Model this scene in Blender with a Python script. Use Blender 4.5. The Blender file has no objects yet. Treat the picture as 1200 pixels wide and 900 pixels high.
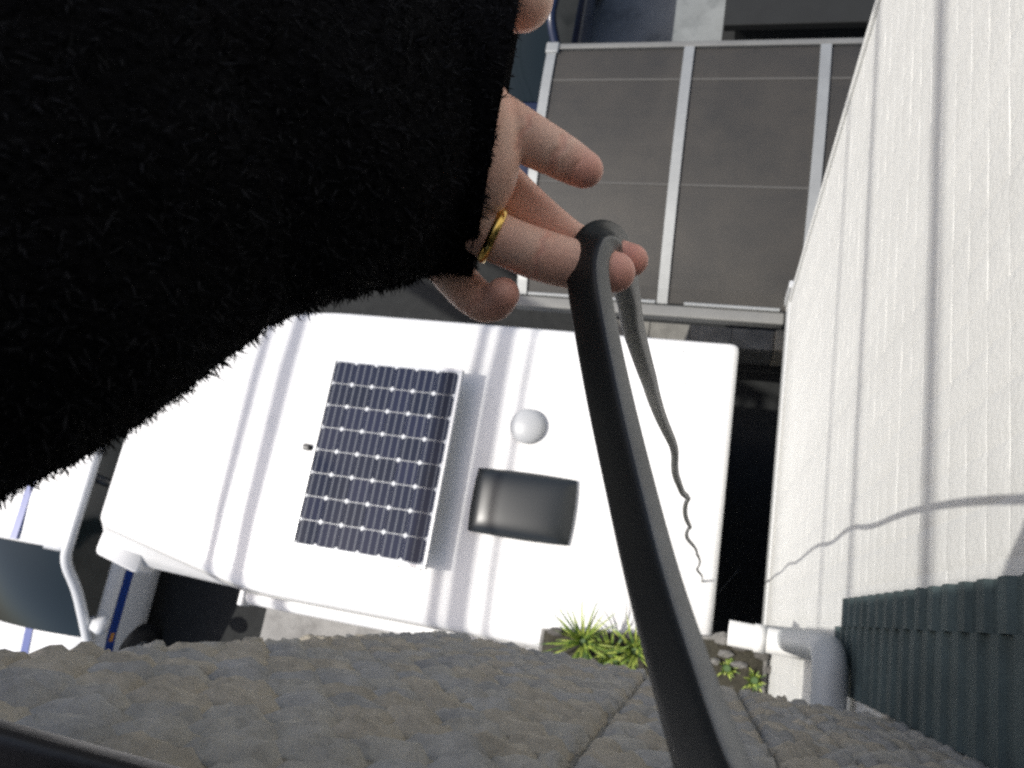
import bpy, bmesh, math, random
import numpy as np
from mathutils import Vector, Matrix, noise as mnoise

random.seed(7); np.random.seed(7)
scene = bpy.context.scene
COL = scene.collection

# ------------------------------------------------------------------ camera
CAM = np.array([0.0, 0.0, 7.6])
F = 896.13                                    # focal length in pixels of a 1200 px wide frame
RC = np.array([[0.96060275, 0.16430746, -0.22415488],
               [0.09620722, -0.95325215, -0.28645157],
               [-0.26074225, 0.25360085, -0.93150421]])   # rows: right, down, forward
cam_data = bpy.data.cameras.new('camera')
cam = bpy.data.objects.new('camera', cam_data); COL.objects.link(cam)
M = Matrix.Identity(4)
for i in range(3):
    M[i][0] = RC[0][i]; M[i][1] = -RC[1][i]; M[i][2] = -RC[2][i]; M[i][3] = CAM[i]
cam.matrix_world = M
cam_data.sensor_width = 36.0
cam_data.lens = F / 1200 * 36
cam_data.clip_start = 0.004; cam_data.clip_end = 2000
cam_data.dof.use_dof = True
cam_data.dof.focus_distance = 0.42
cam_data.dof.aperture_fstop = 18
scene.camera = cam

# ------------------------------------------------------------------ light
SUN_EL = math.radians(55); SUN_AZ = math.radians(9.5)      # from the left, a little behind the wall
to_sun = Vector((-math.cos(SUN_EL)*math.cos(SUN_AZ), -math.cos(SUN_EL)*math.sin(SUN_AZ), math.sin(SUN_EL)))
world = bpy.data.worlds.new('World'); scene.world = world; world.use_nodes = True
wn = world.node_tree.nodes; wn.clear()
sky = wn.new('ShaderNodeTexSky'); sky.sky_type = 'NISHITA'; sky.sun_disc = False
sky.sun_elevation = SUN_EL
sky.air_density = 0.8; sky.dust_density = 3.0; sky.ozone_density = 0.6
sky.sun_rotation = math.atan2(to_sun.x, to_sun.y)
bg = wn.new('ShaderNodeBackground'); bg.inputs['Strength'].default_value = 0.125
wo = wn.new('ShaderNodeOutputWorld')
world.node_tree.links.new(sky.outputs[0], bg.inputs[0]); world.node_tree.links.new(bg.outputs[0], wo.inputs[0])
sun_data = bpy.data.lights.new('sun', 'SUN'); sun_data.energy = 3.4; sun_data.angle = math.radians(0.53)
sun_data.color = (1.0, 0.965, 0.90)
sun = bpy.data.objects.new('sun', sun_data); COL.objects.link(sun)
sun.rotation_euler = to_sun.to_track_quat('Z', 'Y').to_euler()
sun.location = (-10, -2, 30)

scene.view_settings.view_transform = 'Standard'
scene.view_settings.look = 'None'
scene.view_settings.exposure = 0.36
scene.view_settings.gamma = 1.0
scene.view_settings.use_curve_mapping = False
scene.render.engine = 'CYCLES'
scene.cycles.use_denoising = False
scene.cycles.use_adaptive_sampling = False
scene.cycles.max_bounces = 6
scene.cycles.diffuse_bounces = 3
scene.cycles.transparent_max_bounces = 8
scene.cycles.filter_width = 2.2
scene.cycles.sample_clamp_indirect = 6.0

# ------------------------------------------------------------------ helpers
def ray(px, py):
    return RC.T @ np.array([px - 600.0, py - 450.0, F])
def at(px, py, r):
    d = ray(px, py); return Vector(CAM + d / np.linalg.norm(d) * r)
def atz(px, py, z):
    d = ray(px, py); return Vector(CAM + d / -d[2] * (CAM[2] - z))

def mat(name, color, rough=0.6, metallic=0.0, var=0.0, var_scale=8.0, bump=0.0, bump_scale=60.0, spec=0.5,
        stretch=None, world=False, coat=0.0, dirt=None, dirt_scale=3.0, dirt_amt=0.0, **kw):
    m = bpy.data.materials.new(name); m.use_nodes = True
    nt = m.node_tree; N = nt.nodes; L = nt.links
    b = N['Principled BSDF']
    b.inputs['Base Color'].default_value = (*color, 1)
    b.inputs['Roughness'].default_value = rough
    b.inputs['Metallic'].default_value = metallic
    b.inputs['Specular IOR Level'].default_value = spec
    b.inputs['Coat Weight'].default_value = coat
    tc = N.new('ShaderNodeTexCoord')
    vec = tc.outputs['Object']
    if world:
        vec = N.new('ShaderNodeNewGeometry').outputs['Position']
    if stretch:
        mp = N.new('ShaderNodeMapping'); mp.inputs['Scale'].default_value = stretch
        L.new(vec, mp.inputs[0]); vec = mp.outputs[0]
    colout = None
    if var > 0:
        n = N.new('ShaderNodeTexNoise'); n.inputs['Scale'].default_value = var_scale
        n.inputs['Detail'].default_value = 6; n.inputs['Roughness'].default_value = 0.65
        L.new(vec, n.inputs['Vector'])
        r = N.new('ShaderNodeMapRange'); r.inputs[1].default_value = 0.3; r.inputs[2].default_value = 0.7
        r.inputs[3].default_value = 1 - var; r.inputs[4].default_value = 1 + var
        L.new(n.outputs['Fac'], r.inputs[0])
        mx = N.new('ShaderNodeMix'); mx.data_type = 'RGBA'; mx.blend_type = 'MULTIPLY'
        mx.inputs[0].default_value = 1.0; mx.inputs[6].default_value = (*color, 1)
        L.new(r.outputs[0], mx.inputs[7]); colout = mx.outputs[2]
        L.new(colout, b.inputs['Base Color'])
    if dirt:
        n2 = N.new('ShaderNodeTexNoise'); n2.inputs['Scale'].default_value = dirt_scale
        n2.inputs['Detail'].default_value = 8; n2.inputs['Roughness'].default_value = 0.7
        L.new(vec, n2.inputs['Vector'])
        r2 = N.new('ShaderNodeMapRange'); r2.inputs[1].default_value = 0.5; r2.inputs[2].default_value = 0.72
        r2.inputs[3].default_value = 0; r2.inputs[4].default_value = dirt_amt
        L.new(n2.outputs['Fac'], r2.inputs[0])
        mx2 = N.new('ShaderNodeMix'); mx2.data_type = 'RGBA'
        L.new(r2.outputs[0], mx2.inputs[0])
        if colout: L.new(colout, mx2.inputs[6])
        else: mx2.inputs[6].default_value = (*color, 1)
        mx2.inputs[7].default_value = (*dirt, 1)
        L.new(mx2.outputs[2], b.inputs['Base Color'])
    if bump > 0:
        n3 = N.new('ShaderNodeTexNoise'); n3.inputs['Scale'].default_value = bump_scale
        n3.inputs['Detail'].default_value = 5
        L.new(vec, n3.inputs['Vector'])
        bp = N.new('ShaderNodeBump'); bp.inputs['Strength'].default_value = bump
        bp.inputs['Distance'].default_value = 0.01
        L.new(n3.outputs['Fac'], bp.inputs['Height']); L.new(bp.outputs[0], b.inputs['Normal'])
    for k, v in kw.items():
        b.inputs[k].default_value = v
    return m

def mesh_from(name, verts, faces, smooth=False):
    me = bpy.data.meshes.new(name)
    me.from_pydata([tuple(v) for v in verts], [], faces); me.update()
    if smooth:
        me.polygons.foreach_set('use_smooth', [True]*len(me.polygons))
    return me
def link(name, me, m=None, parent=None):
    o = bpy.data.objects.new(name, me); COL.objects.link(o)
    if m is not None and len(me.materials) == 0: me.materials.append(m)
    if parent is not None: o.parent = parent
    return o
def obj(name, verts, faces, m, parent=None, smooth=False):
    return link(name, mesh_from(name, verts, faces, smooth), m, parent)
def empty(name, loc=(0, 0, 0), rz=0):
    o = bpy.data.objects.new(name, None); COL.objects.link(o)
    o.location = loc; o.rotation_euler = (0, 0, rz); o.empty_display_size = 0.1
    return o
def tag(o, label=None, cat=None, group=None, kind=None):
    if label: o['label'] = label
    if cat: o['category'] = cat
    if group: o['group'] = group
    if kind: o['kind'] = kind
    return o
def box_mesh(name, x0, x1, y0, y1, z0, z1, bevel=0.0, seg=2):
    bm = bmesh.new()
    bmesh.ops.create_cube(bm, size=1)
    for v in bm.verts:
        v.co = Vector(((x0+x1)/2 + v.co.x*(x1-x0), (y0+y1)/2 + v.co.y*(y1-y0), (z0+z1)/2 + v.co.z*(z1-z0)))
    if bevel > 0:
        bmesh.ops.bevel(bm, geom=bm.edges[:], offset=bevel, segments=seg, profile=0.6, affect='EDGES')
    me = bpy.data.meshes.new(name); bm.to_mesh(me); bm.free()
    if bevel > 0 and seg > 1:
        me.polygons.foreach_set('use_smooth', [True]*len(me.polygons))
    return me
def box(name, x0, x1, y0, y1, z0, z1, m, parent=None, bevel=0.0, seg=2):
    o = link(name, box_mesh(name, x0, x1, y0, y1, z0, z1, bevel, seg), m, parent)
    if bevel > 0 and seg > 1:
        md = o.modifiers.new('wn', 'WEIGHTED_NORMAL'); md.keep_sharp = False
    return o
def tube_data(pts, rad, n=16, cap=True, squash=1.0, round_cap=False):
    pts = [Vector(p) for p in pts]
    V = []; Fc = []
    t0 = (pts[1]-pts[0]).normalized()
    u = t0.orthogonal().normalized()
    for i, p in enumerate(pts):
        if i == 0: t = pts[1]-pts[0]
        elif i == len(pts)-1: t = pts[-1]-pts[-2]
        else: t = pts[i+1]-pts[i-1]
        t.normalize()
        u = (u - t*u.dot(t)).normalized(); w = t.cross(u)
        r = rad[i] if hasattr(rad, '__len__') else rad
        for k in range(n):
            a = 2*math.pi*k/n
            V.append(p + u*(math.cos(a)*r) + w*(math.sin(a)*r*squash))
    for i in range(len(pts)-1):
        for k in range(n):
            a = i*n+k; b = i*n+(k+1) % n
            Fc.append((a, b, b+n, a+n))
    if cap:
        Fc.append(tuple(range(n-1, -1, -1)))
        Fc.append(tuple(range((len(pts)-1)*n, len(pts)*n)))
    return V, Fc
def tube(name, pts, rad, m, parent=None, n=16, cap=True, squash=1.0):
    V, Fc = tube_data(pts, rad, n, cap, squash)
    return obj(name, V, Fc, m, parent, True)
def catmull(P, sub=8):
    P = [Vector(p) for p in P]
    out = []
    for i in range(len(P)-1):
        p0 = P[max(i-1, 0)]; p1 = P[i]; p2 = P[i+1]; p3 = P[min(i+2, len(P)-1)]
        for s in range(sub):
            t = s/sub
            out.append(0.5*((2*p1) + (p2-p0)*t + (2*p0-5*p1+4*p2-p3)*t*t + (3*p1-p0-3*p2+p3)*t*t*t))
    out.append(P[-1])
    return out
def catmull1(V, sub=8):
    v3 = catmull([(v, 0, 0) for v in V], sub)
    return [v.x for v in v3]

# ------------------------------------------------------------------ materials
m_asphalt = mat('asphalt', (0.012, 0.013, 0.013), 0.9, var=0.35, var_scale=9, bump=0.5, bump_scale=120)
m_concrete = mat('concrete', (0.27, 0.265, 0.255), 0.85, var=0.18, var_scale=4, bump=0.3, bump_scale=90, dirt=(0.09, 0.085, 0.08), dirt_amt=0.7)
m_pale_conc = mat('pale_concrete', (0.20, 0.215, 0.22), 0.85, var=0.15, var_scale=3, dirt=(0.05, 0.06, 0.065), dirt_scale=1.3, dirt_amt=0.8)
m_soil = mat('soil', (0.035, 0.032, 0.022), 0.95, var=0.5, var_scale=20, bump=1.0, bump_scale=60)
m_van = mat('van_white', (0.73, 0.73, 0.725), 0.36, coat=0.2, var=0.03, var_scale=2, dirt=(0.60, 0.60, 0.58), dirt_scale=2.2, dirt_amt=0.5)
m_van_trim = mat('van_trim', (0.75, 0.75, 0.75), 0.4)
m_black_rub = mat('black_rubber', (0.02, 0.02, 0.02), 0.7)
m_dark = mat('dark_plastic', (0.018, 0.019, 0.021), 0.35)
m_glass_dark = mat('tinted_glass', (0.006, 0.012, 0.014), 0.06, spec=0.5)
m_chrome = mat('aluminium', (0.62, 0.63, 0.64), 0.35, metallic=0.85)
m_carwhite = mat('car_white', (0.62, 0.63, 0.64), 0.25, coat=0.6)
m_blue = mat('blue_stripe', (0.012, 0.045, 0.24), 0.3, coat=0.5)
m_navy = mat('navy_paint', (0.008, 0.014, 0.040), 0.3, coat=0.6)
m_green = [mat('leaf_green', (0.15, 0.23, 0.035), 0.5, var=0.4, var_scale=12),
           mat('leaf_yellow_green', (0.30, 0.36, 0.07), 0.5, var=0.4, var_scale=12),
           mat('leaf_dark', (0.05, 0.10, 0.025), 0.55, var=0.4, var_scale=12)]
m_stone = [mat('garden_stone', (0.17, 0.165, 0.155), 0.9, var=0.4, var_scale=9, bump=0.8, bump_scale=40),
           mat('garden_stone_dark', (0.09, 0.085, 0.078), 0.9, var=0.4, var_scale=9, bump=0.8, bump_scale=40)]

# ------------------------------------------------------------------ ground
def sheet(name, x0, x1, y0, y1, z, m):
    return tag(obj(name, [(x0, y0, z), (x1, y0, z), (x1, y1, z), (x0, y1, z)], [(0, 1, 2, 3)], m), kind='structure')
sheet('ground', -400, 400, -400, 400, 0.0, m_asphalt)
box_d = box('driveway', -4.35, -0.3, -1.6, 2.45, -0.1, 0.004, m_concrete); tag(box_d, kind='structure')
box_p = box('pavement', -3.4, -0.36, 5.0, 12.0, -0.1, 0.006, m_pale_conc); tag(box_p, kind='structure')
# ------------------------------------------------------------------ the house with the window the arm reaches out of
HY = -0.126; HX0 = -0.605; HX1 = 0.42; HZ0 = 5.73; HZW = 7.325
m_wallstone = mat('stone_siding', (0.36, 0.34, 0.295), 0.95, world=True, var=0.22, var_scale=26, bump=0.45, bump_scale=90,
                  dirt=(0.24, 0.235, 0.225), dirt_scale=14, dirt_amt=0.7)
m_wallstone2 = mat('stone_siding_tan', (0.38, 0.34, 0.27), 0.95, world=True, var=0.2, var_scale=26, bump=0.45, bump_scale=90,
                   dirt=(0.26, 0.24, 0.205), dirt_scale=14, dirt_amt=0.6)
m_wallstone3 = mat('stone_siding_grey', (0.33, 0.32, 0.295), 0.95, world=True, var=0.22, var_scale=26, bump=0.45, bump_scale=90,
                   dirt=(0.21, 0.21, 0.21), dirt_scale=14, dirt_amt=0.7)
m_mortar = mat('siding_joint', (0.22, 0.21, 0.185), 0.95, world=True, var=0.2, var_scale=30, bump=0.6, bump_scale=90)
m_frame = mat('window_frame', (0.035, 0.033, 0.036), 0.42, metallic=0.3, bump=0.05)
m_room = mat('room_wall', (0.35, 0.33, 0.30), 0.9)
m_rooft = mat('roof_sheet', (0.06, 0.06, 0.065), 0.6)
house = tag(empty('house', (0, -0.5, 0)),
            'grey rough stone faced house whose wall fills the bottom of the view', 'house')
def hbox(name, x0, x1, y0, y1, z0, z1, m, parent=None, bevel=0.0, seg=2):
    o = box(name, x0, x1, y0+0.5, y1+0.5, z0, z1, m, house if parent is None else None, bevel, seg)
    if parent is not None: o.parent = parent
    return o
wall = hbox('wall', HX0+0.012, HX1, HY-0.20, HY-0.016, HZ0+0.004, HZW, m_mortar)
hbox('wall', HX0+0.012, HX0+0.16, -4.0, HY-0.202, HZ0+0.004, 8.88, m_mortar)
hbox('wall', -0.35, HX1, -4.0, -0.78, 0.0, HZ0-0.003, m_mortar)
hbox('floor_slab', HX0+0.163, HX1, -4.0, HY-0.203, HZ0+0.004, HZ0+0.2, m_room)
hbox('room_wall', HX0+0.163, HX1, -3.2, -3.0, HZ0+0.205, 7.95, m_room)
hbox('roof', -1.23, HX1-0.004, -4.6, 0.09, 8.9, 9.05, m_rooft)  # unseen roof, its overhang sized to keep the hand in shade
vp_ = [(-2.22, -4.1), (-1.232, -4.1), (-1.232, 0.5-.150), (-2.22, 0.5-.315)]
obj('shade_verge', [(x, y, 8.902) for x, y in vp_]+[(x, y, 9.048) for x, y in vp_], [(3, 2, 1, 0), (4, 5, 6, 7), (0, 1, 5, 4), (1, 2, 6, 5), (2, 3, 7, 6), (3, 0, 4, 7)], m_rooft, house)  # added unseen overhang, front edge slanted to shade the ribbed panel
m_bounce = mat('bounce_white', (0.72, 0.72, 0.70), 0.8)
hbox('bounce_sheet', -1.225, HX1-0.006, -4.5, 0.085, 8.882, 8.898, m_bounce)  # added unseen white sheet, bounces light onto the hand and wall
hbox('lintel', HX0+0.014, HX1, HY-0.20, HY-0.016, 7.86, 8.88, m_mortar)
hbox('window_frame', HX0+0.17, HX0+0.21, HY-0.15, HY-0.06, HZW+0.03, 7.855, m_frame)
hbox('window_frame', HX1-0.05, HX1-0.01, HY-0.15, HY-0.06, HZW+0.03, 7.855, m_frame)
# dark metal sill standing proud of the siding
hbox('window_sill', -0.56, -0.03, HY-0.19, -0.0795, 7.331, 7.352, m_frame, None, 0.006, 2)

def stone_mesh(seed):
    """a rough pillow faced siding block, unit size in x and z, face towards +y"""
    r = random.Random(seed)
    nx, nz = 6, 4
    V = []; Fc = []
    off = Vector((seed*3.1, seed*1.7, 0))
    for j in range(nz+1):
        for i in range(nx+1):
            x = i/nx - .5; z = j/nz - .5
            pil = (1-abs(2*x)**3.2)*(1-abs(2*z)**3.2)
            d = -0.35 + 1.0*max(0, pil)**.6 + 0.55*mnoise.noise(Vector((x*2.6, 0, z*2.2))+off)*(0.4+pil) + 0.3*mnoise.noise(Vector((x*7, 3, z*6))+off)
            V.append((x+r.uniform(-.02, .02), d, z + r.uniform(-.02, .02)))
    for j in range(nz):
        for i in range(nx):
            a = j*(nx+1)+i; Fc.append((a, a+nx+1, a+nx+2, a+1))
    ring = [i for i in range(nx+1)] + [(j+1)*(nx+1)-1 for j in range(1, nz+1)] + \
           [nz*(nx+1)+i for i in range(nx-1, -1, -1)] + [j*(nx+1) for j in range(nz-1, 0, -1)]
    n0 = len(V)
    for a in ring: V.append((V[a][0], -2.0, V[a][2]))
    for k in range(len(ring)):
        a, b = ring[k], ring[(k+1) % len(ring)]
        Fc.append((a, b, n0+(k+1) % len(ring), n0+k))
    return V, Fc
stone_data = []; stone_meshes = []
stone_mats = (m_wallstone, m_wallstone2, m_wallstone3)
for s_ in range(15):
    V, Fc = stone_mesh(s_+1); stone_data.append((V, Fc))
    me = mesh_from('stone', V, Fc, True); me.materials.append(stone_mats[s_ % 3]); stone_meshes.append(me)
ch = 0.0515
nrow = int((HZW-HZ0)/ch)
rs = random.Random(3)
places = []
for row in range(nrow):
    z = HZ0 + ch*(row+.5)
    for (a0, a1, n_) in ((HX0, -0.094, 8), (-0.089, 0.098, 3), (0.103, 0.206, 2), (0.211, HX1-.004, 3)):
        w = (a1-a0)/n_
        cuts = [a0+w*k for k in range(n_+1)] if row % 2 else [a0] + [a0+w*(k+.5) for k in range(n_)] + [a1]
        cuts = [c if c in (a0, a1) else c+rs.uniform(-.006, .006) for c in cuts]
        for a, b in zip(cuts[:-1], cuts[1:]):
            places.append((z + rs.uniform(-.0015, .0015), a, b, rs.randrange(15), rs.uniform(-.0010, .0012)))
places.sort(key=lambda p: -p[0])                    # nearest to the window first
far_V = []; far_F = []; far_M = []
for k, (z, a, b, si, dy) in enumerate(places):
    loc = ((a+b)/2, HY-0.0095+0.5+dy, z); sc = ((b-a)*0.985, 0.0115, ch*0.975)
    if k < 300:
        o = link('stone', stone_meshes[si], None, house); o.location = loc; o.scale = sc
    else:
        o0 = len(far_V); V, Fc = stone_data[si]
        far_V += [(v[0]*sc[0]+loc[0], v[1]*sc[1]+loc[1], v[2]*sc[2]+loc[2]) for v in V]
        far_F += [tuple(q+o0 for q in f) for f in Fc]; far_M += [si % 3]*len(Fc)
fme_ = mesh_from('stones', far_V, far_F, True)
for m_ in stone_mats: fme_.materials.append(m_)
fme_.polygons.foreach_set('material_index', far_M)
fs_ = link('stones', fme_, None, house); fs_['kind'] = 'stuff'

# ------------------------------------------------------------------ white wing at right
m_white = mat('white_siding', (0.60, 0.60, 0.575), 0.7, var=0.05, var_scale=5, bump=0.28, bump_scale=60,
              dirt=(0.53, 0.53, 0.51), dirt_scale=3.0, dirt_amt=0.6)
m_flash = mat('flashing', (0.55, 0.56, 0.56), 0.45, metallic=0.2)
m_wing = mat('wing_wall', (0.55, 0.55, 0.54), 0.85)
WX = 0.42; WY1 = 2.22; WZ0 = 2.2; WZ1 = 9.4
wing = tag(empty('house_wing', (WX, 0, 0)), 'tall white house wing with sunlit siding on the right', 'house')
def wbox(name, x0, x1, y0, y1, z0, z1, m, bevel=0.0, seg=2):
    return box(name, x0-WX, x1-WX, y0, y1, z0, z1, m, wing, bevel, seg)
wbox('wall', WX+0.016, 4.5, -4.5, WY1-0.02, WZ0+0.22, WZ1, m_wing)
wbox('wall', 1.2, 4.5, -4.5, 1.6, 0, WZ0+0.215, m_wing)
wbox('base_flashing', WX-0.012, WX+0.35, -0.75, WY1+0.004, WZ0+0.02, WZ0+0.20, m_flash, 0.006)
wbox('corner_trim', WX-0.014, WX+0.06, WY1-0.019, WY1+0.02, WZ0-0.0, WZ1, m_white, 0.008)
wbox('corner_post', WX-0.03, WX+0.03, WY1+0.022, WY1+0.075, 1.95, WZ0+0.35, m_flash, 0.006)
bh = 0.0985; TW = 0.088
def board_mesh(seed, L0):
    V = []; Fc = []
    prof = [(0.006, -0.5), (0.0003, -0.499), (0.0001, -0.475), (-0.0002, -0.15), (-0.0002, 0.25), (0.0, 0.47), (0.0002, 0.499), (0.006, 0.5)]
    ys = []
    nt_ = int(L0/TW)
    for t in range(nt_):
        ys += [(t*TW+TW*q, g) for q, g in ((0.0, .0013), (.03, .0002), (.35, -.0002), (.7, -.0001), (.97, .0002))]
    ys.append((L0, 0))
    for (y, g) in ys:
        t = int(y/TW+1e-6)
        tl = (mnoise.noise(Vector((t*3.7, seed*2.3, 0)))) * 0.0009
        for (x, z) in prof:
            w = mnoise.noise(Vector((y*22+seed*7, z*3, seed))) * 0.0009
            V.append((x+w+g+tl if abs(z) < .4995 else x, y, z*bh))
    m = len(prof)
    for i in range(len(ys)-1):
        for k in range(m-1):
            a = i*m+k; Fc.append((a, a+m, a+m+1, a+1))
    me = mesh_from('siding_board', V, Fc, True); me.materials.append(m_white); return me
bmeshes = [board_mesh(s_, WY1-0.02-(-0.9)) for s_ in range(9)]
z = WZ0+0.22+bh/2; k = 0
while z < 8.6:
    o = link('siding_board', bmeshes[k % 9], None, wing); o.location = (0.0, -0.9, z); z += bh; k += 1
m_rib = mat('ribbed_panel', (0.062, 0.086, 0.088), 0.75, spec=0.2, var=0.25, var_scale=7, bump=0.2, bump_scale=50, dirt=(0.034, 0.052, 0.055), dirt_scale=5, dirt_amt=0.6)
def ribbed(name, y0, y1, z0, z1, xoff, pitch, amp):
    prof = []
    zz = z0
    while zz < z1:
        prof += [(0.0, zz), (0.0, zz+pitch*.42), (amp, zz+pitch*.52), (amp, zz+pitch*.9)]
        zz += pitch
    V = []; Fc = []
    for y in (y0, y1):
        for (d, z_) in prof: V.append((-xoff-d, y, z_))
        for (d, z_) in prof: V.append((-0.002, y, z_))
    m_ = len(prof)
    for k_ in range(m_-1):
        Fc.append((k_, 2*m_+k_, 2*m_+k_+1, k_+1))
        Fc.append((2*m_+k_, 3*m_+k_, 3*m_+k_+1, 2*m_+k_+1))
        Fc.append((k_, k_+1, m_+k_+1, m_+k_))
    Fc.append((0, m_, 3*m_, 2*m_)); Fc.append((m_-1, 3*m_-1, 4*m_-1, 2*m_-1)) if False else None
    return obj(name, V, [f for f in Fc if f], m_rib, wing)
ribbed('ribbed_panel', 0.050, 0.128, 5.08, 7.9, 0.006, 0.088, 0.009)
ribbed('ribbed_panel', -0.13, 0.0495, 4.95, 7.9, 0.004, 0.088, 0.007)

# downpipe elbow under the house
m_pipe = mat('grey_pipe', (0.42, 0.44, 0.445), 0.5, var=0.1, var_scale=6)
m_pipew = mat('white_pipe', (0.72, 0.72, 0.70), 0.45)
dp = tag(empty('drainpipe', (0.355, -0.3, 5.3)), 'thick grey drainpipe elbow where the two house walls meet', 'drainpipe')
P = [(0, -0.4, 0), (0, 0.0, 0), (0, 0.2, 0), (0, 0.235, -0.008), (0, 0.262, -0.03), (0, 0.275, -0.06), (0, 0.28, -0.2), (0, 0.28, -2.9)]
tube('pipe', P, 0.045, m_pipe, dp, 24)
tube('collar', [(0, 0.08, 0), (0, 0.13, 0)], 0.049, m_pipe, dp, 24)
bp_ = tag(empty('branch_pipe', (0.13, -0.03, 4.25)), 'short white branch pipe beside the grey drainpipe elbow', 'pipe')
tube('pipe', [(0, 0, 0), (0.22, -0.004, 0.0), (0.285, -0.006, 0.0)], 0.05, m_pipew, bp_, 20)
tube('collar', [(0.10, -0.002, 0), (0.14, -0.002, 0)], 0.055, m_pipew, bp_, 20)

# ------------------------------------------------------------------ camper van
van = tag(empty('camper_van', (-2.1, 0.72, 0)), 'white camper van seen from above with a solar panel on its roof', 'camper van')
VX, VY = -2.1, 0.72
def vl(x, y, z): return (x-VX, y-VY, z)
def loft(name, rings, m, parent, cap_top=True, cap_bot=True, bevel=0, smooth=True):
    n = len(rings[0]); V = [p for r in rings for p in r]; Fc = []
    for i in range(len(rings)-1):
        for k in range(n):
            a = i*n+k; b = i*n+(k+1) % n
            Fc.append((a, b, b+n, a+n))
    if cap_bot: Fc.append(tuple(range(n-1, -1, -1)))
    if cap_top: Fc.append(tuple(range((len(rings)-1)*n, len(rings)*n)))
    o = obj(name, V, Fc, m, parent, smooth)
    return o
def round_poly(P, r, seg=5):
    out = []
    n = len(P)
    for i in range(n):
        p = Vector(P[i]); a = Vector(P[i-1]); b = Vector(P[(i+1) % n])
        rr = r[i] if hasattr(r, '__len__') else r
        da = (a-p).normalized(); db = (b-p).normalized()
        p0 = p+da*rr; p2 = p+db*rr
        for s in range(seg+1):
            t = s/seg
            out.append(p0*(1-t)**2 + p*2*t*(1-t) + p2*t*t)
    return out
# outline counter-clockwise from above: rear near, rear far, front far, front near, then the taper of the near side
def outline(inset, r):
    P = [(0.10-inset, -0.33+inset), (0.10-inset, 1.765-inset), (-3.0, 1.765-inset), (-4.33+inset, 1.55-inset), (-4.36+inset, -0.06+inset), (-2.99, -0.33+inset)]
    return round_poly([(x, y, 0) for x, y in P], [r, r, .3, r*1.6, r*1.6, .3])
def side_outline(inset, r):
    P = [(0.10-inset, -0.335+inset), (0.10-inset, 1.77-inset), (-3.0, 1.77-inset), (-4.30+inset, 1.74-inset), (-4.33+inset, -0.29+inset), (-2.99, -0.335+inset)]
    return round_poly([(x, y, 0) for x, y in P], [r, r, .3, r*1.6, r*1.6, .3])
rings = []
for (z, o_) in ((2.42, side_outline(0.0, .05)), (2.50, side_outline(0.0, .05)), (2.60, [a*0.5+b*0.5 for a, b in zip(side_outline(0.0, .05), outline(0.0, .05))]),
                (2.655, outline(0.0, .05)), (2.685, outline(0.012, .05)), (2.70, outline(0.04, .05)), (2.705, outline(0.10, .05)), (2.718, outline(0.45, .05))):
    rings.append([vl(p.x, p.y, z) for p in o_])
roof = loft('roof', rings, m_van, van, True, False)
body_r = [[vl(p.x, p.y, z) for p in round_poly([(0.09, -0.325, 0), (0.09, 1.76, 0), (-3.2, 1.76, 0), (-3.2, -0.325, 0)], .06)] for z in (0.42, 2.415)]
loft('body', body_r, m_van, van, True, True)
# over-cab bunk underside
bunk_r = [[vl(p.x, p.y, z) for p in round_poly([(-3.205, -0.31, 0), (-3.205, 1.75, 0), (xx, 1.70, 0), (xx, -0.25, 0)], .06)] for z, xx in ((1.95, -3.9), (2.2, -4.25), (2.415, -4.30))]
loft('bunk', bunk_r, m_van, van)
cab_r = [[vl(p.x, p.y, z) for p in round_poly([(-3.21, -0.12, 0), (-3.21, 1.56, 0), (xx, 1.52, 0), (xx, -0.08, 0)], .12)] for z, xx in ((0.4, -4.32), (1.0, -4.33), (1.5, -4.1), (1.94, -3.75))]
loft('cab', cab_r, m_van, van)
def seam_path(pts, z): return [vl(x, y, z) for x, y in pts]
m_seam = mat('sealant', (0.33, 0.33, 0.32), 0.6)
tube('roof_seam', catmull(seam_path([(-4.30, -0.072), (-3.9, -0.152), (-3.4, -0.252), (-3.0, -0.328), (-2.6, -0.333), (-1.6, -0.333), (0.0, -0.333)], 2.652), 4), 0.0065, m_seam, van, 8)
# bright corner cap on the bunk and the seam beside it
cap = []
for (z, dx) in ((2.395, 0.0), (2.45, -.012), (2.54, -.012), (2.595, 0.0)):
    ins = 0.004 if dx == 0 else 0.0
    poly = round_poly([(-3.98+ins, -0.36+ins, 0), (-3.98-ins, -0.13, 0), (-4.36+ins, -0.06, 0), (-4.385+ins, -0.27+ins, 0)], .05)
    cap.append([vl(p.x, p.y, z) for p in poly])
loft('corner_cap', cap, m_van_trim, van)
# awning case along the near side
aw = [vl(-3.18, -0.385, 2.36), vl(-0.1, -0.385, 2.36)]
V, Fc = tube_data(aw, 0.055, 20, True, 0.8)
awn = obj('awning_case', V, Fc, m_van_trim, van, True)
ec = box('end_cap', -3.215-VX, -3.17-VX, -0.45-VY, -0.335-VY, 2.30, 2.42, m_van_trim, None, 0.012); ec.parent = awn
box('rear_seam', -0.262-VX, -0.256-VX, -0.25-VY, 1.69-VY, 2.704, 2.7125, m_van_trim, van)
for y in (1.45, 0.95, 0.45, -0.1):
    V, Fc = tube_data([vl(-0.215, y, 2.70), vl(-0.215, y, 2.7125)], 0.008, 8)
    obj('screw', V, Fc, m_dark, van)
for x in (-0.75, -3.75):
    for y, w in ((-0.22, 0.2), (1.66, -0.2)):
        t = tube('wheel', [vl(x, y, 0.33), vl(x, y+w, 0.33)], 0.325, m_black_rub, van, 28)
        h = tube('rim', [vl(x, y-0.005*(1 if w > 0 else -1), 0.33), vl(x, y+w*0.5, 0.33)], 0.19, m_chrome, None, 20); h.parent = t
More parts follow.
